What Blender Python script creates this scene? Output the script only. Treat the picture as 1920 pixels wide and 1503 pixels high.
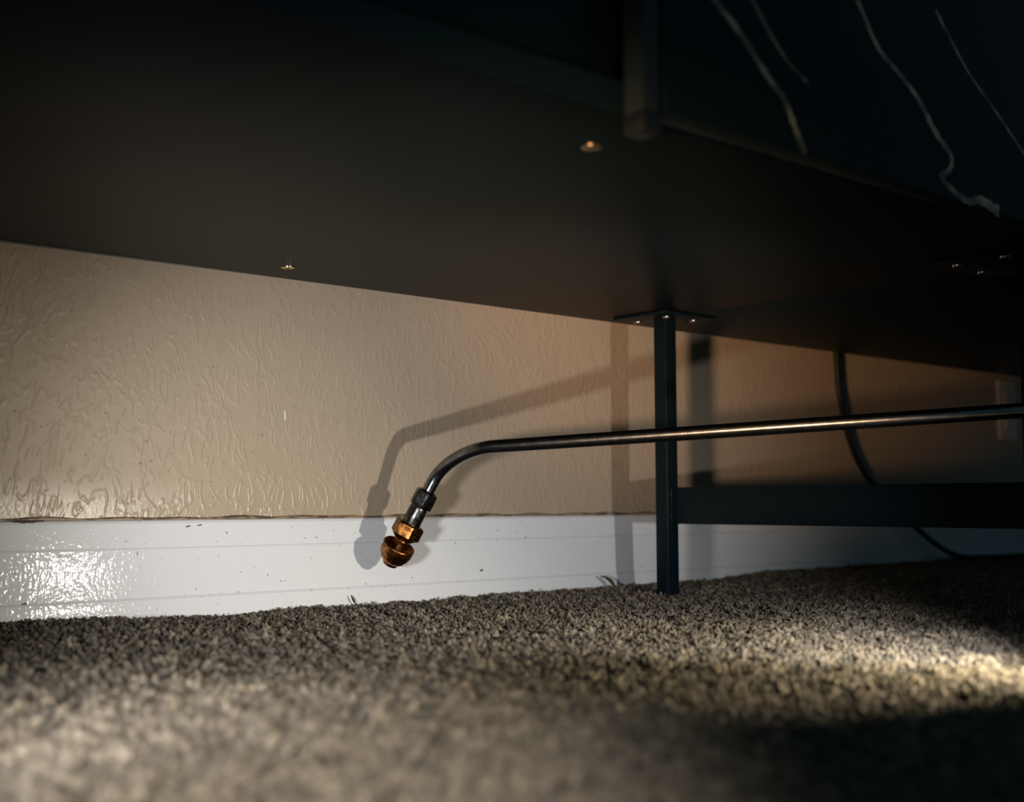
import bpy, bmesh, math, random
import numpy as np
from mathutils import Vector, Matrix, Euler
random.seed(7); rng = np.random.default_rng(7)
SC = bpy.context.scene; COL = SC.collection
for o in list(bpy.data.objects): bpy.data.objects.remove(o)

# ------------------------------------------------------------------ camera
YAW, PITCH, ROLL, FPX = .71593, .08238, -.00209, 2320.1
F = Vector((math.sin(YAW)*math.cos(PITCH), math.cos(YAW)*math.cos(PITCH), math.sin(PITCH)))
r0 = Vector((math.cos(YAW), -math.sin(YAW), 0)); u0 = r0.cross(F)
Rv = r0*math.cos(ROLL)+u0*math.sin(ROLL); Uv = u0*math.cos(ROLL)-r0*math.sin(ROLL)
cd = bpy.data.cameras.new('camera'); cam = bpy.data.objects.new('camera', cd); COL.objects.link(cam)
cam.matrix_world = Matrix(((Rv.x, Uv.x, -F.x, 0), (Rv.y, Uv.y, -F.y, 0), (Rv.z, Uv.z, -F.z, .112), (0, 0, 0, 1)))
cd.sensor_fit = 'HORIZONTAL'; cd.sensor_width = 36; cd.lens = FPX/1920*36
cd.clip_start = .01; cd.clip_end = 50
cd.dof.use_dof = True; cd.dof.focus_distance = 1.29; cd.dof.aperture_fstop = 4.3; cd.dof.aperture_blades = 0
SC.camera = cam

# ------------------------------------------------------------------ world, lights, exposure
w = bpy.data.worlds.new('World'); SC.world = w; w.use_nodes = True
bg = w.node_tree.nodes['Background']; bg.inputs[0].default_value = (.40, .82, 1, 1); bg.inputs[1].default_value = .070
SC.view_settings.view_transform = 'Standard'; SC.view_settings.look = 'None'
SC.view_settings.gamma = 1; SC.view_settings.use_curve_mapping = False; SC.view_settings.exposure = 0

def spot(name, loc, target, watts, color, angle, blend, radius):
    l = bpy.data.lights.new(name, 'SPOT'); l.energy = watts; l.color = color
    l.spot_size = math.radians(angle); l.spot_blend = blend; l.shadow_soft_size = radius
    o = bpy.data.objects.new(name, l); COL.objects.link(o); o.location = loc
    o.rotation_euler = (Vector(target)-Vector(loc)).to_track_quat('-Z', 'Y').to_euler()
    return o
# torch lying on the carpet at the right, and a second hand lamp left of the camera
A_POS = (.800, .325, .092); B_POS = (-.10, .265, .078)
def aim(p, az, el): return (p[0]+math.sin(math.radians(az))*math.cos(math.radians(el)), p[1]+math.cos(math.radians(az))*math.cos(math.radians(el)), p[2]+math.sin(math.radians(el)))
spot('torch_beam', A_POS, aim(A_POS, 7, -2), 7.7, (1, .97, .94), 86, .75, .006)
spot('torch_corona', A_POS, aim(A_POS, -26, -27), 7.2, (1, .88, .64), 104, .7, .006)   # yellowish outer rim of the torch's beam
spot('lamp_beam', B_POS, aim(B_POS, 46, 2), 35.5, (.98, .97, .97), 38, 1.0, .036)
spot('lamp_corona', B_POS, aim(B_POS, 60.5, 13), 66, (1, .57, .29), 30, 1.0, .036)     # orange outer rim of the lamp's beam
spot('carpet_fill', (-.55, -.15, .85), (.155, .445, 0), 165, (1, .92, .83), 23, .85, .05)  # added fill spot that brightens the front-left carpet, not a known room fixture

# ------------------------------------------------------------------ helpers
def mat(name, color, rough=.5, metal=0., spec=.5, coat=0., coat_rough=.1):
    m = bpy.data.materials.new(name); m.use_nodes = True
    b = m.node_tree.nodes['Principled BSDF']
    b.inputs['Base Color'].default_value = (*color, 1); b.inputs['Roughness'].default_value = rough
    b.inputs['Metallic'].default_value = metal; b.inputs['Specular IOR Level'].default_value = spec
    b.inputs['Coat Weight'].default_value = coat; b.inputs['Coat Roughness'].default_value = coat_rough
    return m
class NT:
    def __init__(s, m): s.t = m.node_tree; s.b = s.t.nodes['Principled BSDF'] if 'Principled BSDF' in s.t.nodes else None
    def n(s, typ, **kw):
        nd = s.t.nodes.new(typ)
        for k, v in kw.items(): setattr(nd, k, v)
        return nd
    def l(s, a, b): s.t.links.new(a, b)
    def coord(s): return s.n('ShaderNodeTexCoord').outputs['Object']
    def mapping(s, vec, scale=(1, 1, 1), loc=(0, 0, 0), rot=(0, 0, 0)):
        m = s.n('ShaderNodeMapping'); s.l(vec, m.inputs[0])
        m.inputs['Scale'].default_value = scale; m.inputs['Location'].default_value = loc; m.inputs['Rotation'].default_value = rot
        return m.outputs[0]
    def noise(s, vec, scale, detail=2, rough=.5, dist=0):
        x = s.n('ShaderNodeTexNoise'); s.l(vec, x.inputs['Vector'])
        x.inputs['Scale'].default_value = scale; x.inputs['Detail'].default_value = detail
        x.inputs['Roughness'].default_value = rough; x.inputs['Distortion'].default_value = dist
        return x.outputs['Fac']
    def math(s, op, a, b=None, c=None, clamp=False):
        x = s.n('ShaderNodeMath', operation=op, use_clamp=clamp)
        for i, v in enumerate((a, b, c)):
            if v is None: continue
            if isinstance(v, (int, float)): x.inputs[i].default_value = v
            else: s.l(v, x.inputs[i])
        return x.outputs[0]
    def ramp(s, fac, stops):
        x = s.n('ShaderNodeValToRGB'); s.l(fac, x.inputs[0]); e = x.color_ramp.elements
        while len(e) < len(stops): e.new(.5)
        for k, (p, c) in enumerate(stops):
            e[k].position = p; e[k].color = (*c, 1) if len(c) == 3 else c
        return x.outputs[0]
    def smooth(s, v, lo, hi):
        x = s.n('ShaderNodeMapRange', interpolation_type='SMOOTHSTEP'); s.l(v, x.inputs[0])
        x.inputs[1].default_value = lo; x.inputs[2].default_value = hi
        return x.outputs[0]
    def mix(s, fac, a, b):
        x = s.n('ShaderNodeMix', data_type='RGBA')
        if isinstance(fac, (int, float)): x.inputs[0].default_value = fac
        else: s.l(fac, x.inputs[0])
        for i, v in ((6, a), (7, b)):
            if isinstance(v, tuple): x.inputs[i].default_value = (*v, 1)
            else: s.l(v, x.inputs[i])
        return x.outputs[2]
    def bump(s, h, strength, dist, normal=None):
        x = s.n('ShaderNodeBump'); s.l(h, x.inputs['Height'])
        x.inputs['Strength'].default_value = strength; x.inputs['Distance'].default_value = dist
        if normal is not None: s.l(normal, x.inputs['Normal'])
        return x.outputs[0]

def finish(name, bm, material, parent=None, smooth=0):
    me = bpy.data.meshes.new(name); bmesh.ops.recalc_face_normals(bm, faces=bm.faces); bm.to_mesh(me); bm.free()
    for m in (material if isinstance(material, (list, tuple)) else [material]): me.materials.append(m)
    o = bpy.data.objects.new(name, me); COL.objects.link(o)
    if smooth:
        for p in me.polygons: p.use_smooth = True
        me.set_sharp_from_angle(angle=math.radians(smooth))
    if parent is not None: adopt(o, parent)
    return o
def world_loc(o):
    v = Vector(o.location)
    p = o.parent
    while p: v = v + Vector(p.location) + o.matrix_parent_inverse.translation; o = p; p = p.parent
    return v
def adopt(o, parent):
    o.parent = parent; o.matrix_parent_inverse = Matrix.Translation(-world_loc(parent))
def tag(o, label=None, cat=None, group=None, kind=None):
    for k, v in (('label', label), ('category', cat), ('group', group), ('kind', kind)):
        if v: o[k] = v
    return o
def empty(name, loc):
    o = bpy.data.objects.new(name, None); COL.objects.link(o); o.location = loc; o.empty_display_size = .05
    return o
def add_box(bm, lo, hi, bevel=0, seg=2, mi=0):
    vs = [bm.verts.new((x, y, z)) for x in (lo[0], hi[0]) for y in (lo[1], hi[1]) for z in (lo[2], hi[2])]
    fs = [bm.faces.new([vs[i] for i in q]) for q in ((0,1,3,2),(4,6,7,5),(0,4,5,1),(2,3,7,6),(0,2,6,4),(1,5,7,3))]
    for f in fs: f.material_index = mi
    if bevel:
        es = {e for f in fs for e in f.edges}
        bmesh.ops.bevel(bm, geom=list(es), offset=bevel, segments=seg, affect='EDGES', profile=.5)
def box(name, lo, hi, material, parent=None, bevel=.0008):
    bm = bmesh.new(); add_box(bm, lo, hi, bevel); return finish(name, bm, material, parent, 40)
def smooth_path(pts, n=8):
    """Catmull-Rom through the points"""
    P = [Vector(p) for p in pts]; P = [P[0]*2-P[1]] + P + [P[-1]*2-P[-2]]; out = []
    for i in range(1, len(P)-2):
        for k in range(n):
            t = k/n; a, b, c, d = P[i-1:i+3]
            out.append(.5*((2*b)+(c-a)*t+(2*a-5*b+4*c-d)*t*t+(3*b-a-3*c+d)*t**3))
    out.append(P[-2]); return out
def add_tube(bm, path, r, sides=20, cap=True):
    n = len(path); tang = []
    for i in range(n):
        t = (path[min(i+1, n-1)]-path[max(i-1, 0)]).normalized(); tang.append(t)
    a = tang[0].orthogonal().normalized(); rings = []
    for i in range(n):
        a = (a-tang[i]*a.dot(tang[i])).normalized(); b = tang[i].cross(a)
        rr = r(i/(n-1)) if callable(r) else r
        rings.append([bm.verts.new(path[i]+(a*math.cos(2*math.pi*k/sides)+b*math.sin(2*math.pi*k/sides))*rr) for k in range(sides)])
    for i in range(n-1):
        for k in range(sides):
            bm.faces.new((rings[i][k], rings[i][(k+1) % sides], rings[i+1][(k+1) % sides], rings[i+1][k]))
    if cap:
        bm.faces.new(rings[0]); bm.faces.new(rings[-1])
def add_lathe(bm, prof, origin, axis, sides=40, hexes=(), phase=0.):
    """prof: (distance along the axis, radius); rings whose index is in hexes are hexagonal"""
    axis = Vector(axis).normalized(); a = axis.orthogonal().normalized()
    if hexes: a = Vector((-.6, -.8, 0)); a = (a-axis*a.dot(axis)).normalized()      # one flat turned to the room
    b = axis.cross(a); rings = []
    for i, (t, rr) in enumerate(prof):
        ring = []
        for k in range(sides):
            th = 2*math.pi*k/sides
            q = rr
            if i in hexes:
                m = ((th+math.pi/6) % (math.pi/3))-math.pi/6
                q = min(rr/math.cos(m), rr*1.135)
            ring.append(bm.verts.new(Vector(origin)+axis*t+(a*math.cos(th+phase)+b*math.sin(th+phase))*q))
        rings.append(ring)
    for i in range(len(rings)-1):
        for k in range(sides):
            bm.faces.new((rings[i][k], rings[i][(k+1) % sides], rings[i+1][(k+1) % sides], rings[i+1][k]))
    bm.faces.new(rings[0]); bm.faces.new(rings[-1])

# ------------------------------------------------------------------ materials
WALL_Y = 1.193; ZT = .3445
M = {}
# plaster wall: brushed texture of short curved ridges
m = M['wall'] = mat('painted_plaster', (.42, .33, .24), .42, spec=.4); t = NT(m); co = t.coord()
warp = t.n('ShaderNodeTexNoise'); t.l(co, warp.inputs['Vector']); warp.inputs['Scale'].default_value = 16; warp.inputs['Detail'].default_value = 1
wv = t.n('ShaderNodeVectorMath', operation='SCALE'); t.l(warp.outputs['Color'], wv.inputs[0]); wv.inputs['Scale'].default_value = .035
av = t.n('ShaderNodeVectorMath', operation='ADD'); t.l(co, av.inputs[0]); t.l(wv.outputs[0], av.inputs[1])
ridges = None
for k, (rot, sc) in enumerate((((0, .35, 0), (88, 1, 30)), ((0, -.4, 0), (74, 1, 26)))):
    mp = t.mapping(av.outputs[0], sc, (k*3.1, 0, k*1.7), rot)
    nz = t.noise(mp, 1, 1.5, .5, .3)
    line = t.math('SUBTRACT', 1, t.smooth(t.math('ABSOLUTE', t.math('SUBTRACT', nz, .5)), .0, .075))
    keep = t.smooth(t.noise(t.mapping(co, (1, 1, 1), (k*5., 2, k)), 55, 1), .44, .58)
    line = t.math('MULTIPLY', line, keep)
    ridges = line if ridges is None else t.math('MAXIMUM', ridges, line)
pits = t.smooth(t.noise(co, 190, 1), .74, .82)
fine = t.noise(t.mapping(co, (1, 1, 2.2)), 420, 2)
h = t.math('ADD', t.math('MULTIPLY', ridges, .9), t.math('MULTIPLY', fine, .12))
h = t.math('SUBTRACT', h, t.math('MULTIPLY', pits, .9))
h = t.math('ADD', h, t.math('MULTIPLY', t.noise(co, 38, 2), .9))
sep = t.n('ShaderNodeSeparateXYZ'); t.l(co, sep.inputs[0])
low = t.math('SUBTRACT', 1, t.smooth(sep.outputs['Z'], .104, .150))
h = t.math('ADD', h, t.math('MULTIPLY', low, t.math('MULTIPLY', t.noise(co, 330, 1), .42)))
t.l(t.bump(h, .36, .0011), t.b.inputs['Normal'])
tint = t.mix(t.noise(co, 9, 3), (.40, .315, .225), (.445, .35, .255))
tint = t.mix(t.math('MULTIPLY', pits, .55), tint, (.17, .12, .08))
t.l(tint, t.b.inputs['Base Color'])
# the lowest strip was cut in with glossier paint
t.l(t.math('SUBTRACT', .46, t.math('MULTIPLY', low, .17)), t.b.inputs['Roughness'])
M['caulk'] = mat('caulk_paint', (.25, .165, .10), .4)
t = NT(M['caulk']); t.l(t.mix(t.smooth(t.noise(t.mapping(t.coord(), (1, 1, 4)), 60, 3), .42, .62), (.30, .215, .145), (.10, .062, .035)), t.b.inputs['Base Color'])

m = M['trim'] = mat('gloss_white_paint', (.73, .735, .75), .07, spec=.12); t = NT(m); co = t.coord()
brush = t.noise(t.mapping(co, (1, 1, .45)), 250, 1, .5)
speck = t.noise(t.mapping(co, (1, 1, .8)), 380, 1, .5)
lump = t.noise(t.mapping(co, (1, 1, 2)), 70, 2)
h = t.math('ADD', t.math('MULTIPLY', brush, .7), t.math('ADD', t.math('MULTIPLY', speck, .6), t.math('MULTIPLY', lump, .7)))
t.l(t.bump(h, 1, .00020), t.b.inputs['Normal'])
dirt = t.smooth(t.noise(t.mapping(co, (1, 1, 5), (3, 0, 1)), 70, 4, .65), .60, .78)
spots = t.smooth(t.noise(co, 260, 1), .735, .765)
c = t.mix(t.math('MULTIPLY', dirt, .28), (.73, .735, .75), (.56, .50, .44))
c = t.mix(t.math('MULTIPLY', spots, .7), c, (.22, .18, .15)); t.l(c, t.b.inputs['Base Color'])

m = M['tuft'] = mat('carpet_yarn', (.3, .25, .19), .85, spec=.2); t = NT(m)
at = t.n('ShaderNodeAttribute', attribute_name='shade', attribute_type='INSTANCER')
c = t.ramp(at.outputs['Fac'], [(0, (.060, .052, .042)), (.33, (.190, .157, .115)), (.7, (.375, .305, .220)), (1, (.60, .49, .355))])
t.l(c, t.b.inputs['Base Color'])
t.l(t.bump(t.noise(t.mapping(t.coord(), (1, 1, .35)), 9, 2), .8, .35), t.b.inputs['Normal'])
t.b.inputs['Sheen Weight'].default_value = .15
M['backing'] = mat('carpet_backing', (.075, .062, .048), .95, spec=.1)
t = NT(M['backing']); t.l(t.mix(t.noise(t.coord(), 500, 2), (.05, .042, .033), (.10, .083, .064)), t.b.inputs['Base Color'])

def black(name, col, rough, spec=.5, nscale=400, bs=.1):
    m = mat(name, col, rough, spec=spec); t = NT(m); co = t.coord()
    t.l(t.bump(t.noise(co, nscale, 3), bs, .0004), t.b.inputs['Normal'])
    t.l(t.mix(t.noise(co, 12, 3), tuple(c*.88 for c in col), tuple(c*1.12 for c in col)), t.b.inputs['Base Color'])
    return m
M['panel'] = black('black_melamine', (.0030, .0095, .0125), .42, .06)
M['edge'] = black('black_edge_band', (.006, .020, .024), .5, .3)
M['steel'] = black('black_powder_coat', (.0035, .0085, .0120), .4, .09, 900, .18)
M['post'] = black('black_post_coat', (.020, .032, .038), .4, .3, 900, .18)
M['inner'] = black('dark_carcass', (.008, .010, .011), .6, .2)
M['gap'] = mat('dark_joint', (.11, .115, .11), .6)
M['board'] = mat('raw_hardboard_edge', (.55, .56, .54), .6)
t = NT(M['board']); t.l(t.mix(t.noise(t.mapping(t.coord(), (1, 1, 1)), 60, 3), (.13, .135, .125), (.19, .19, .175)), t.b.inputs['Base Color'])
# black marble foil door front: veins are print on the foil
m = M['marble'] = mat('black_marble_foil', (.006, .008, .009), .36, spec=.2); t = NT(m); co = t.coord()
t.l(t.mix(t.smooth(t.noise(t.mapping(co, (2.2, 1, 1), (0, 0, 0), (0, .6, 0)), 13, 4), .62, .8), (.005, .013, .016), (.016, .023, .025)), t.b.inputs['Base Color'])
M['vein'] = mat('marble_vein_print', (.30, .285, .24), .4)
t = NT(M['vein']); t.l(t.mix(t.smooth(t.noise(t.coord(), 55, 3), .38, .66), (.16, .115, .07), (.80, .58, .35)), t.b.inputs['Base Color'])

m = M['pipe'] = mat('dark_steel_tube', (.13, .122, .11), .3, 1.); t = NT(m); co = t.coord()
n1 = t.noise(co, 900, 3, .65); n2 = t.noise(co, 120, 3)
t.l(t.mix(t.smooth(n2, .35, .7), (.17, .18, .185), (.25, .265, .27)), t.b.inputs['Base Color'])
t.l(t.math('ADD', .17, t.math('MULTIPLY', n1, .14)), t.b.inputs['Roughness']); t.l(t.bump(n1, .22, .0003), t.b.inputs['Normal'])
m = M['ferrule'] = mat('worn_dark_steel', (.16, .15, .14), .3, 1.); t = NT(m); co = t.coord()
t.l(t.mix(t.smooth(t.noise(co, 240, 3), .4, .68), (.07, .068, .066), (.20, .19, .18)), t.b.inputs['Base Color'])
t.l(t.bump(t.noise(co, 700, 2), .2, .0003), t.b.inputs['Normal'])
m = M['brass'] = mat('tarnished_brass', (.5, .24, .07), .3, 1.); t = NT(m); co = t.coord()
n1 = t.noise(co, 190, 4, .65)
t.l(t.mix(t.smooth(n1, .36, .66), (.09, .032, .009), (.46, .19, .052)), t.b.inputs['Base Color'])
t.l(t.math('ADD', .20, t.math('MULTIPLY', t.noise(co, 500, 3), .3)), t.b.inputs['Roughness'])
t.l(t.bump(t.noise(co, 650, 3), .3, .00015), t.b.inputs['Normal'])
M['screw'] = mat('zinc_screw', (.42, .40, .37), .3, 1.)
M['brass_screw'] = mat('brassy_screw', (.72, .56, .36), .25, 1.)
M['recess'] = mat('screw_recess', (.02, .02, .02), .7)
M['cord'] = black('black_cord_rubber', (.010, .012, .014), .5, .3)
M['plastic'] = mat('white_outlet_plastic', (.62, .60, .55), .35)
M['chip'] = mat('dry_brown_scrap', (.055, .038, .022), .9, spec=.1)
M['white_chip'] = mat('bare_plaster', (.78, .78, .76), .7)
M['foot'] = black('black_plastic_foot', (.010, .015, .020), .45, .4)

# ------------------------------------------------------------------ structure: wall, baseboard, floor
def carpet_h(x, y):
    sm = lambda a, b, v: np.clip((v-a)/(b-a), 0, 1)**2*(3-2*np.clip((v-a)/(b-a), 0, 1))
    return (.009*sm(1.15, 1.75, x) + .004*sm(.62, .40, x) - .003*np.exp(-((x-.66)/.12)**2))*sm(.55, 1.1, y) \
        + .0012*np.sin(x*23+y*9)+.0010*np.sin(y*31-x*14)
X0, X1 = -1.2, 3.4
wall = box('wall_back', (X0, WALL_Y, -.03), (X1, WALL_Y+.1, 2.4), M['wall'], bevel=0); tag(wall, 'tan brush-textured plaster wall', kind='structure')
bm = bmesh.new()
def bow(z0, y0, z1, y1, t0, t1, n=7):      # slightly bowed face whose lean goes from t0 (bottom) to t1 (top) radians
    out = []; raw = [0.]
    for i in range(n): raw.append(raw[-1]+math.tan(t0+(t1-t0)*(i+.5)/n)/n)
    return [(z0+(z1-z0)*i/n, WALL_Y-(y0+(y1-y0)*raw[i]/raw[-1])) for i in range(n+1)]
prof = bow(.0, .0178, .0165, .0161, .150, .055) + [(.0180, WALL_Y-.0150)] + bow(.0192, .0140, .0660, .0112, .105, .012, 9) + [(.0675, WALL_Y-.0106),
        (.0685, WALL_Y-.0094), (.0700, WALL_Y-.0100), (.0925, WALL_Y-.0085), (.0950, WALL_Y-.0068), (.0960, WALL_Y-.0040), (.0962, WALL_Y+.004), (-.02, WALL_Y+.004), (-.02, WALL_Y-.0176)]
nseg = 60; rings = []
for i in range(nseg+1):
    x = X0+(X1-X0)*i/nseg; rings.append([bm.verts.new((x, y+.0004*math.sin(x*17), z)) for z, y in prof])
for i in range(nseg):
    for k in range(len(prof)):
        bm.faces.new((rings[i][k], rings[i+1][k], rings[i+1][(k+1) % len(prof)], rings[i][(k+1) % len(prof)]))
bm.faces.new(rings[0]); bm.faces.new(rings[-1])
base = finish('baseboard_back', bm, M['trim'], None, 2); tag(base, 'white gloss-painted moulded baseboard along the wall', kind='structure')
bm = bmesh.new()
path = [Vector((X0+.02+(X1-X0-.04)*i/300, WALL_Y-.0010, .0968+.0005*math.sin(i*.9)+.0004*math.sin(i*.37))) for i in range(301)]
add_tube(bm, path, lambda s: .0021+.0007*math.sin(s*410), 8)
caulk = finish('caulk_bead', bm, M['caulk'], base, 60); caulk['label'] = 'brown painted caulk line on top of the baseboard'

bm = bmesh.new(); nx, ny = 140, 60
YF0 = -.6
grid = [[None]*(ny+1) for _ in range(nx+1)]
for i in range(nx+1):
    for j in range(ny+1):
        x = X0+(X1-X0)*i/nx; y = YF0+(WALL_Y+.0-YF0)*j/ny
        grid[i][j] = bm.verts.new((x, y, float(carpet_h(np.float64(x), np.float64(y)))-.0068))
for i in range(nx):
    for j in range(ny): bm.faces.new((grid[i][j], grid[i+1][j], grid[i+1][j+1], grid[i][j+1]))
fl = finish('floor', bm, M['backing'], None, 60); tag(fl, 'carpeted floor', kind='structure')

M['crack'] = mat('dark_mark', (.07, .05, .035), .9)  # dark brown shared by the cracks, the paint flake and the dirt specks
def mark(name, pts, wid, material, parent, y):
    bm = bmesh.new(); P = smooth_path([(x, y, z) for x, z in pts], 5); n = len(P); rows = []
    for i, p in enumerate(P):
        tt = (P[min(i+1, n-1)]-P[max(i-1, 0)]).normalized(); nn = Vector((-tt.z, 0, tt.x))*wid*(.35+.65*math.sin(math.pi*(i+.3)/(n+.4)))*(1+.3*math.sin(i*2.1))
        rows.append([bm.verts.new(q) for q in (p+nn, p+Vector((0, -.0004, 0)), p-nn, p+Vector((0, .0006, 0)))])
    for i in range(n-1):
        for k in range(4): bm.faces.new((rows[i][k], rows[i+1][k], rows[i+1][(k+1) % 4], rows[i][(k+1) % 4]))
    bm.faces.new(rows[0]); bm.faces.new(rows[-1])
    return finish(name, bm, material, parent, 60)
mark('plaster_chip', [(.7060, .2155), (.7052, .2110), (.7058, .2065), (.7055, .2030)], .0009, M['white_chip'], wall, WALL_Y-.0001)['label'] = 'small white bare chip in the wall paint'
for pts, wd in (([(.7090, .2185), (.7150, .2190), (.7220, .2178), (.7290, .2150)], .0004), ([(.7160, .2020), (.7220, .2030), (.7280, .2026)], .0003),
                ([(.5470, .3240), (.5462, .3180), (.5466, .3120)], .0005), ([(.5440, .3135), (.5466, .3110), (.5490, .3135)], .0004),
                ([(.5478, .3100), (.5500, .3060), (.5535, .3010), (.5545, .2950)], .0005), ([(.5440, .2950), (.5446, .2905)], .0006)):
    mark('crack', pts, wd, M['crack'], wall, WALL_Y+.0003)
mark('paint_flake', [(.4120, .0955), (.4240, .0952), (.4400, .0962)], .0011, M['crack'], base, WALL_Y-.0078)['label'] = 'dark loose paint flake at the top edge'
for x, z, w_ in ((.4215, .0190, .0011), (.5755, .0185, .0006), (.5880, .0890, .0007), (.6010, .0900, .0006), (.9760, .0300, .0012), (.7020, .0150, .0005)):
    mark('dirt_speck', [(x-.003, z-.0004), (x, z), (x+.0025, z+.0005)], w_, M['crack'], base, WALL_Y-.0112-(.068-z)*.055 if z < .067 else WALL_Y-.0090)

# carpet pile: tufts scattered over the part of the floor near the view
SP = .0037
xs = np.arange(-.15, 2.95, SP); ys = np.arange(-.06, WALL_Y-.0215, SP*.87)
gx, gy = np.meshgrid(xs, ys); gx = gx + (np.arange(len(ys)) % 2)[:, None]*SP*.5
px = (gx+rng.normal(0, SP*.24, gx.shape)).ravel(); py = (gy+rng.normal(0, SP*.24, gx.shape)).ravel()
py = np.minimum(py, WALL_Y-.0195)
ang = np.degrees(np.arctan2(px+.12, py+.05)); keep = (ang > 6) & (ang < 84); px, py = px[keep], py[keep]; N = len(px)
lx = (px > 1.145) & (px < 1.172) & (((py > 1.025) & (py < 1.052)) | ((py > .551) & (py < .577)))
px, py = px[~lx], py[~lx]; N = len(px)
cell = rng.normal(0, 1, (620, 420)); clump = np.sin(px*230+3*np.sin(py*90))*np.sin(py*210+2.2*np.sin(px*120))
def vnoise(u, v):      # smooth value noise for the clumping of the pile
    i, j = np.floor(u).astype(int), np.floor(v).astype(int); a, b = u-i, v-j; a, b = a*a*(3-2*a), b*b*(3-2*b)
    g = lambda p, q: cell[p % 620, q % 420]
    return (g(i, j)*(1-a)+g(i+1, j)*a)*(1-b)+(g(i, j+1)*(1-a)+g(i+1, j+1)*a)*b
clump = .35*clump+.85*vnoise((px+2)/.0085, (py+2)/.0085)
pz = carpet_h(px, py)-.0044+rng.normal(0, .0009, N)+clump*.0016
pm = bpy.data.meshes.new('carpet_pile'); pm.vertices.add(N)
pm.vertices.foreach_set('co', np.stack([px, py, pz], 1).astype(np.float32).ravel())
a = pm.attributes.new('rot', 'FLOAT_VECTOR', 'POINT'); a.data.foreach_set('vector', np.stack([rng.normal(0, .42, N), rng.normal(0, .42, N), rng.uniform(0, 6.28, N)], 1).astype(np.float32).ravel())
s = rng.uniform(.80, 1.25, N)
a = pm.attributes.new('scl', 'FLOAT_VECTOR', 'POINT'); a.data.foreach_set('vector', np.stack([s*.00205, s*.00205*rng.uniform(.75, 1.1, N), .0043*rng.uniform(.8, 1.25, N)], 1).astype(np.float32).ravel())
a = pm.attributes.new('shade', 'FLOAT', 'POINT'); a.data.foreach_set('value', np.clip(rng.normal(.5, .22, N)+clump*.22, 0, 1).astype(np.float32))
pile = bpy.data.objects.new('carpet_pile', pm); COL.objects.link(pile); pm.materials.append(M['tuft']); adopt(pile, fl)
tag(pile, 'speckled tan and grey-brown tufted carpet pile', kind='stuff')
g = bpy.data.node_groups.new('tufts', 'GeometryNodeTree')
g.interface.new_socket('Geometry', in_out='INPUT', socket_type='NodeSocketGeometry'); g.interface.new_socket('Geometry', in_out='OUTPUT', socket_type='NodeSocketGeometry')
N_ = g.nodes.new; L_ = g.links.new
gi, go = N_('NodeGroupInput'), N_('NodeGroupOutput')
g2i = N_('GeometryNodeGeometryToInstance')
for k in range(5):
    ico = N_('GeometryNodeMeshIcoSphere'); ico.inputs['Radius'].default_value = 1; ico.inputs['Subdivisions'].default_value = 3
    pos = N_('GeometryNodeInputPosition'); nz = N_('ShaderNodeTexNoise'); nz.noise_dimensions = '4D'; nz.inputs['W'].default_value = k*7.3
    nz.inputs['Scale'].default_value = 1.5; nz.inputs['Detail'].default_value = 1.5
    L_(pos.outputs[0], nz.inputs['Vector'])
    sub = N_('ShaderNodeVectorMath'); sub.operation = 'SUBTRACT'; L_(nz.outputs['Color'], sub.inputs[0]); sub.inputs[1].default_value = (.5, .5, .5)
    sca = N_('ShaderNodeVectorMath'); sca.operation = 'SCALE'; L_(sub.outputs[0], sca.inputs[0]); sca.inputs['Scale'].default_value = 1.7
    sp = N_('GeometryNodeSetPosition'); L_(ico.outputs['Mesh'], sp.inputs['Geometry']); L_(sca.outputs[0], sp.inputs['Offset'])
    sm = N_('GeometryNodeSetMaterial'); sm.inputs['Material'].default_value = M['tuft']; L_(sp.outputs[0], sm.inputs['Geometry'])
    ss = N_('GeometryNodeSetShadeSmooth'); L_(sm.outputs[0], ss.inputs['Geometry'])
    L_(ss.outputs[0], g2i.inputs[0])
iop = N_('GeometryNodeInstanceOnPoints'); L_(gi.outputs[0], iop.inputs['Points']); L_(g2i.outputs[0], iop.inputs['Instance']); iop.inputs['Pick Instance'].default_value = True
for nm, sock in (('rot', 'Rotation'), ('scl', 'Scale')):
    na = N_('GeometryNodeInputNamedAttribute'); na.data_type = 'FLOAT_VECTOR'; na.inputs['Name'].default_value = nm
    if sock == 'Rotation':
        er = N_('FunctionNodeEulerToRotation'); L_(na.outputs[0], er.inputs[0]); L_(er.outputs[0], iop.inputs['Rotation'])
    else: L_(na.outputs[0], iop.inputs['Scale'])
L_(iop.outputs[0], go.inputs[0])
md = pile.modifiers.new('tufts', 'NODES'); md.node_group = g

# ------------------------------------------------------------------ cabinet
cab = empty('media_cabinet', (1.158, .80, 0)); tag(cab, 'black cabinet with veined marble-look fronts standing on thin steel legs', 'cabinet')
YB, YF = 1.110, .505; XS = 1.1583; XL, XR = -.42, 2.72
pl = box('bottom_panel', (XL, YF, ZT), (XS-.0004, YB, ZT+.020), M['panel'], cab, .0004)
pr_ = box('bottom_panel', (XS+.0004, YF, ZT), (XR, YB, ZT+.020), M['panel'], cab, .0004)
box('panel_joint', (XS-.0004, YF+.001, ZT+.0005), (XS+.0004, YB-.001, ZT+.019), M['gap'], cab, 0)['label'] = 'thin joint line between the two bottom panels'
box('edge_band', (XL, YF-.0015, ZT+.0005), (.527, YF, ZT+.020), M['edge'], pl, 0)
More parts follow.
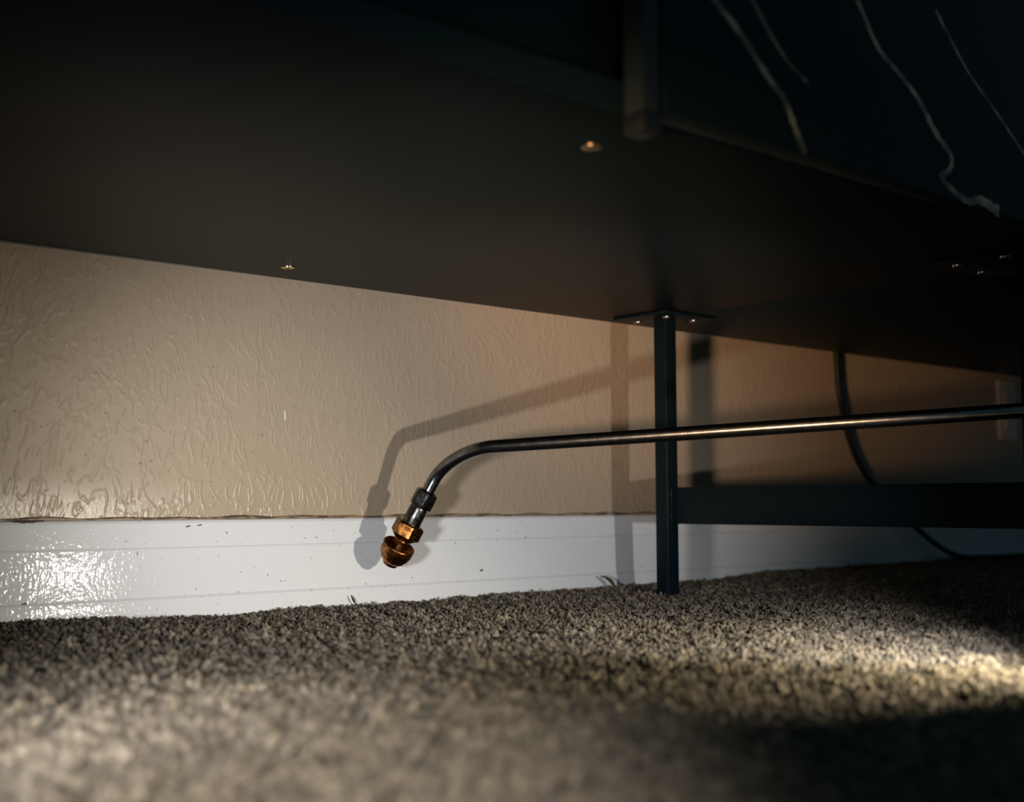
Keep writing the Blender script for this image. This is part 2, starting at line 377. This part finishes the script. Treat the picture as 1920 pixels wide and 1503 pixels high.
# unpainted back board hangs a hair lower towards the left
bm = bmesh.new(); vs = []
for x, z in ((XL, ZT-.0044), (.72, ZT+.0004), (XR, ZT+.0006)):
    vs.append([bm.verts.new(p) for p in ((x, YB, z), (x, YB+.003, z), (x, YB+.003, .80), (x, YB, .80))])
for i in range(2):
    for k in range(4): bm.faces.new((vs[i][k], vs[i+1][k], vs[i+1][(k+1) % 4], vs[i][(k+1) % 4]))
bm.faces.new(vs[0]); bm.faces.new(vs[-1])
finish('back_board', bm, M['board'], cab)['label'] = 'pale unpainted back board'
box('top_panel', (XL-.01, YF-.025, .80), (XR+.01, YB+.004, .822), M['inner'], cab, .001)
box('side_panel', (XL, YF+.001, ZT+.0202), (XL+.018, YB-.001, .7995), M['inner'], cab)
box('side_panel', (XR-.018, YF+.001, ZT+.0202), (XR, YB-.001, .7995), M['inner'], cab)
# fronts: left one set back above the panel edge, right one laid over it
box('door', (XL+.02, YF+.004, ZT+.0235), (.5275, YF+.022, .796), M['marble'], cab)
door = box('door', (.5465, YF-.018, ZT+.0010), (XR-.002, YF-.001, .796), M['marble'], cab)
def vein(pts, widths):
    """a printed streak: thin ribbon flush on the door face"""
    bm = bmesh.new(); P = smooth_path([(x, YF-.0183, z) for x, z in pts], 6); n = len(P); widths = [q*1.35 for q in widths]; prev = None
    for i, p in enumerate(P):
        tt = (P[min(i+1, n-1)]-P[max(i-1, 0)]).normalized(); nn = Vector((-tt.z, 0, tt.x))
        s_ = i/(n-1)*(len(widths)-1); k = min(int(s_), len(widths)-2); wd = widths[k]*(1-s_+k)+widths[k+1]*(s_-k)
        wd *= 1+.25*math.sin(i*2.3)
        a_, b_ = bm.verts.new(p+nn*wd), bm.verts.new(p-nn*wd)
        if prev: bm.faces.new((prev[0], prev[1], b_, a_))
        prev = (a_, b_)
    return finish('marble_vein', bm, M['vein'], door)
V = lambda q: q
vein([(.5700, .456), (.5860, .4330), (.6155, .4146), (.6480, .3890), (.6640, .3782), (.6760, .3600), (.6860, .3462)], [.0015, .0018, .0017, .0020, .0022])
vein([(.7300, .4980), (.7540, .4700), (.7770, .4430), (.8030, .4300), (.8300, .4160), (.8520, .3960), (.8760, .3795), (.8720, .3680), (.8600, .3610), (.8780, .3530), (.9000, .3480), (.9200, .3520), (.9480, .3470)],
     [.0018, .0016, .0014, .0022, .0016, .0018, .0022, .0035])
vein([(.620, .452), (.640, .430), (.665, .408), (.690, .396)], [.0008, .0010, .0006])
vein([(.860, .492), (.905, .455), (.950, .430), (1.01, .395), (1.05, .370)], [.0012, .0006, .0010, .0007])
box('front_post', (.5285, .489, ZT), (.5445, .5049, .7995), M['post'], cab, .0012)
box('post_foot', (.5275, .488, .3315), (.5455, .5049, ZT-.0002), M['foot'], cab, .002)

# legs: square tube with a screwed plate, joined by a flat stretcher
def screw_mesh(r, h, metal):
    bm = bmesh.new()
    prof = [(0, r), (h*.45, r*.98), (h*.8, r*.8), (h, r*.5), (h*1.02, r*.05)]
    add_lathe(bm, prof, (0, 0, 0), (0, 0, -1), 24)
    for ang in (0, math.pi/2):
        b2 = bmesh.new(); add_box(b2, (-r*.62, -r*.11, -h*1.06), (r*.62, r*.11, -h*.7), 0, mi=1)
        bmesh.ops.rotate(b2, verts=b2.verts, cent=(0, 0, 0), matrix=Matrix.Rotation(ang+.6, 3, 'Z'))
        me2 = bpy.data.meshes.new('t'); b2.to_mesh(me2); bm.from_mesh(me2); b2.free(); bpy.data.meshes.remove(me2)
    me = bpy.data.meshes.new('screw'); bm.to_mesh(me); bm.free(); me.materials.append(M[metal]); me.materials.append(M['recess'])
    for p in me.polygons: p.use_smooth = p.material_index == 0
    me.set_sharp_from_angle(angle=math.radians(50))
    return me
SM = screw_mesh(.0052, .0024, 'screw'); SB = screw_mesh(.0068, .0014, 'brass_screw')
def screw(me, x, y, z, parent):
    o = bpy.data.objects.new('screw', me); COL.objects.link(o); o.location = (x, y, z); adopt(o, parent)
    o.rotation_euler[2] = x*37 % 3
    return o
def leg(x, y):
    bm = bmesh.new(); add_box(bm, (x-.0102, y-.0102, float(carpet_h(np.float64(x), np.float64(y)))-.004), (x+.0102, y+.0102, ZT-.0031), .0016, 3)
    return finish('leg', bm, M['steel'], cab, 40)
def plate(x0, y0, x1, y1, screws):
    p_ = box('mounting_plate', (x0, y0, ZT-.0033), (x1, y1, ZT-.0001), M['steel'], cab, .0008)
    for sx, sy in screws: screw(SM, sx, sy, ZT-.0033, p_)
LX = 1.1585
for fx, rear_s, front_s, px0, px1 in (
        (LX, [(1.1475, 1.0740), (1.1405, 1.0190), (1.1905, 1.0190), (1.185, 1.074)], [(1.1062, .6118), (1.0993, .5595), (1.1591, .6144)], 1.112, 1.205),
        (-.36, [(-.385, 1.07), (-.385, 1.01), (-.335, 1.01), (-.335, 1.07)], [(-.385, .59), (-.385, .54), (-.335, .54), (-.335, .59)], -.402, -.318),
        (2.62, [(2.595, 1.07), (2.595, 1.01), (2.645, 1.01), (2.645, 1.07)], [(2.595, .59), (2.595, .54), (2.645, .54), (2.645, .59)], 2.578, 2.662)):
    leg(fx, 1.0387); leg(fx, .5640)
    plate(px0, .995, px1, 1.084, rear_s)
    plate(px0-.022 if fx == LX else px0, .525, px1-.010, .628, front_s)
    st = box('stretcher', (fx-.0025, .5740, .0863), (fx+.0095, 1.0287, .1312), M['steel'], cab, .0008)
    if fx == LX:
        bm = bmesh.new(); pts = [Vector((fx-.0035+.0006*math.sin(i*1.9), 1.0279-.0008*math.cos(i*1.3), .0875+.0415*i/14)) for i in range(15)]
        add_tube(bm, pts, lambda s: .0014+.0004*math.sin(s*60), 8)
        finish('weld_bead', bm, M['steel'], st, 60)
screw(SB, .561, .5645, ZT, pl); screw(SB, .6254, 1.0556, ZT, pl)

# ------------------------------------------------------------------ pipe with brass fitting
TIP_AX = (Vector((.8081, 1.1257, .0581))-Vector((.8286, 1.1014, .1170))).normalized()
CAP_AX = Vector((-.115, .545, -.83)).normalized()      # the loose cap hangs slightly askew
COLLAR = Vector((.8286, 1.1014, .1170))-TIP_AX*.006
gp = empty('gas_pipe', (1.290, .235, 0)); tag(gp, 'bent dark steel tube with brass nozzle reaching in front of the baseboard', 'pipe')
S0, S1 = Vector((.8509, 1.0265, .1722)), Vector((1.1121, .5532, .1970)); dS = (S1-S0).normalized()
path = [COLLAR-TIP_AX*.001, COLLAR-TIP_AX*.008]
corner_a = COLLAR-TIP_AX*.016; corner_b = S0+dS*.012
mid = (corner_a-TIP_AX*.030)*.5+(corner_b-dS*.034)*.5
bend = [corner_a+(-TIP_AX*.036)*0]
def bez(p0, p1, p2, p3, n):
    return [p0*(1-t)**3+p1*3*t*(1-t)**2+p2*3*t*t*(1-t)+p3*t**3 for t in [i/n for i in range(n+1)]]
path += bez(corner_a, corner_a-TIP_AX*.024, corner_b-dS*.027, corner_b, 18)
S2 = S0+dS*.86
path += [corner_b.lerp(S2, i/20) for i in range(1, 21)]
E0 = S2; path += bez(E0+dS*.01, E0+dS*.045, Vector((E0.x+dS.x*.06, E0.y+dS.y*.06, .17)), Vector((E0.x+dS.x*.062, E0.y+dS.y*.062, .13)), 8)
path += [Vector((E0.x+dS.x*.062, E0.y+dS.y*.062, z)) for z in (.08, .02, -.004)]
bm = bmesh.new(); add_tube(bm, path, .0072, 28); finish('tube', bm, M['pipe'], gp, 60)
K = 1.0
bm = bmesh.new(); add_lathe(bm, [(-.004, .0085), (-.002, .0112), (.002, .0118), (.0130, .0118), (.0155, .0112), (.0165, .0100)], COLLAR, TIP_AX, 48, (1, 2, 3, 4), .33)
finish('hex_collar', bm, M['ferrule'], gp, 25)
bm = bmesh.new(); add_lathe(bm, [(.0160, .0098), (.0180, .0103), (.0395, .0108), (.0410, .0104), (.0415, .0080)], COLLAR, TIP_AX, 40)
finish('ferrule', bm, M['ferrule'], gp, 35)
bm = bmesh.new(); add_lathe(bm, [(.0365, .0112), (.0370, .0138), (.0388, .0152), (.0515, .0152), (.0545, .0130), (.0568, .0098), (.0575, .0080)], COLLAR, TIP_AX, 48, (1, 2, 3), .2)
finish('hex_nut', bm, M['brass'], gp, 25)['label'] = 'tarnished brass hex nut'
bm = bmesh.new(); add_lathe(bm, [(.0565, .0074), (.0590, .0084), (.0620, .0074), (.0730, .0070)], COLLAR, TIP_AX, 32)
finish('neck', bm, M['brass'], gp, 35)
bm = bmesh.new(); add_lathe(bm, [(.0710, .0060), (.0705, .0100), (.0680, .0146), (.0640, .0172), (.0635, .0180), (.0645, .0186), (.0720, .0184), (.0775, .0166), (.0785, .0150), (.0818, .0142), (.0845, .0116), (.0855, .0096), (.0888, .0086), (.0902, .0058)], COLLAR+TIP_AX*.069-CAP_AX*.069, CAP_AX, 48)
finish('nozzle_cap', bm, M['brass'], gp, 30)['label'] = 'rounded brass nozzle cap with a flat rim'

# ------------------------------------------------------------------ cord, outlet, scraps
bm = bmesh.new()
cp = [(1.760, 1.150, .62), (1.738, 1.160, .50), (1.7180, 1.165, .395), (1.7159, 1.165, .3213), (1.7258, 1.165, .2695), (1.7447, 1.165, .2179), (1.7734, 1.165, .1749), (1.8185, 1.165, .1357),
      (1.8781, 1.165, .0999), (1.9400, 1.160, .0640), (1.990, 1.150, .034), (2.035, 1.135, .0165), (2.10, 1.115, .0145), (2.22, 1.105, .0150), (2.40, 1.11, .0150), (2.62, 1.12, .0140)]
add_tube(bm, smooth_path(cp, 8), .0050, 12)
cord = finish('power_cord', bm, M['cord'], None, 60); tag(cord, 'black power cord hanging behind the cabinet down to the carpet', 'cord')

ou = empty('wall_outlet', (2.325, WALL_Y, .285)); tag(ou, 'small pale outlet plate on the wall at far right behind the steel tube', 'outlet')
OX, OZ = 2.322, .290
box('cover_plate', (OX-.036, WALL_Y-.006, OZ-.058), (OX+.036, WALL_Y-.0002, OZ+.058), M['plastic'], ou, .002)
for dz in (-.0195, .0195):
    rc = box('receptacle', (OX-.0165, WALL_Y-.0085, OZ+dz-.014), (OX+.0165, WALL_Y-.006, OZ+dz+.014), M['plastic'], ou, .001)
    for dx in (-.006, .006): box('slot', (OX+dx-.001, WALL_Y-.0088, OZ+dz-.002), (OX+dx+.001, WALL_Y-.0084, OZ+dz+.007), M['recess'], rc, 0)
o = bpy.data.objects.new('screw', SM); COL.objects.link(o); o.location = (OX, WALL_Y-.006, OZ); adopt(o, ou); o.rotation_euler = (math.radians(-90), 0, 0); o.scale = (.6, .6, .6)

def scrap(name, pts, wid, material, label, cat):
    bm = bmesh.new(); P = smooth_path(pts, 5); prev = None; n = len(P)
    rings = []
    for i, p in enumerate(P):
        s_ = i/(n-1); w_ = wid*(.25+math.sin(math.pi*min(1, s_*.9+.08)))*.7
        th = .0011
        rings.append([bm.verts.new(p+Vector(d)) for d in ((w_, 0, th), (0, -th*1.6, 0), (-w_, 0, th*.3), (0, th*1.6, th*2))])
    for i in range(n-1):
        for k in range(4): bm.faces.new((rings[i][k], rings[i+1][k], rings[i+1][(k+1) % 4], rings[i][(k+1) % 4]))
    bm.faces.new(rings[0]); bm.faces.new(rings[-1])
    return tag(finish(name, bm, material, None, 50), label, cat)
scrap('leaf_scrap', [(1.1780, 1.150, .0020), (1.1740, 1.150, .0070), (1.1700, 1.152, .0115), (1.1660, 1.155, .0145), (1.1625, 1.158, .0150)], .0046, M['chip'], 'curled brown scrap standing in the carpet against the baseboard left of the leg', 'scrap')
scrap('fibre_tuft', [(.7830, 1.168, .0005), (.7808, 1.168, .0045), (.7788, 1.169, .0090)], .0016, M['chip'], 'tiny dark fibre sticking up at the baseboard below the brass nozzle', 'fibre')
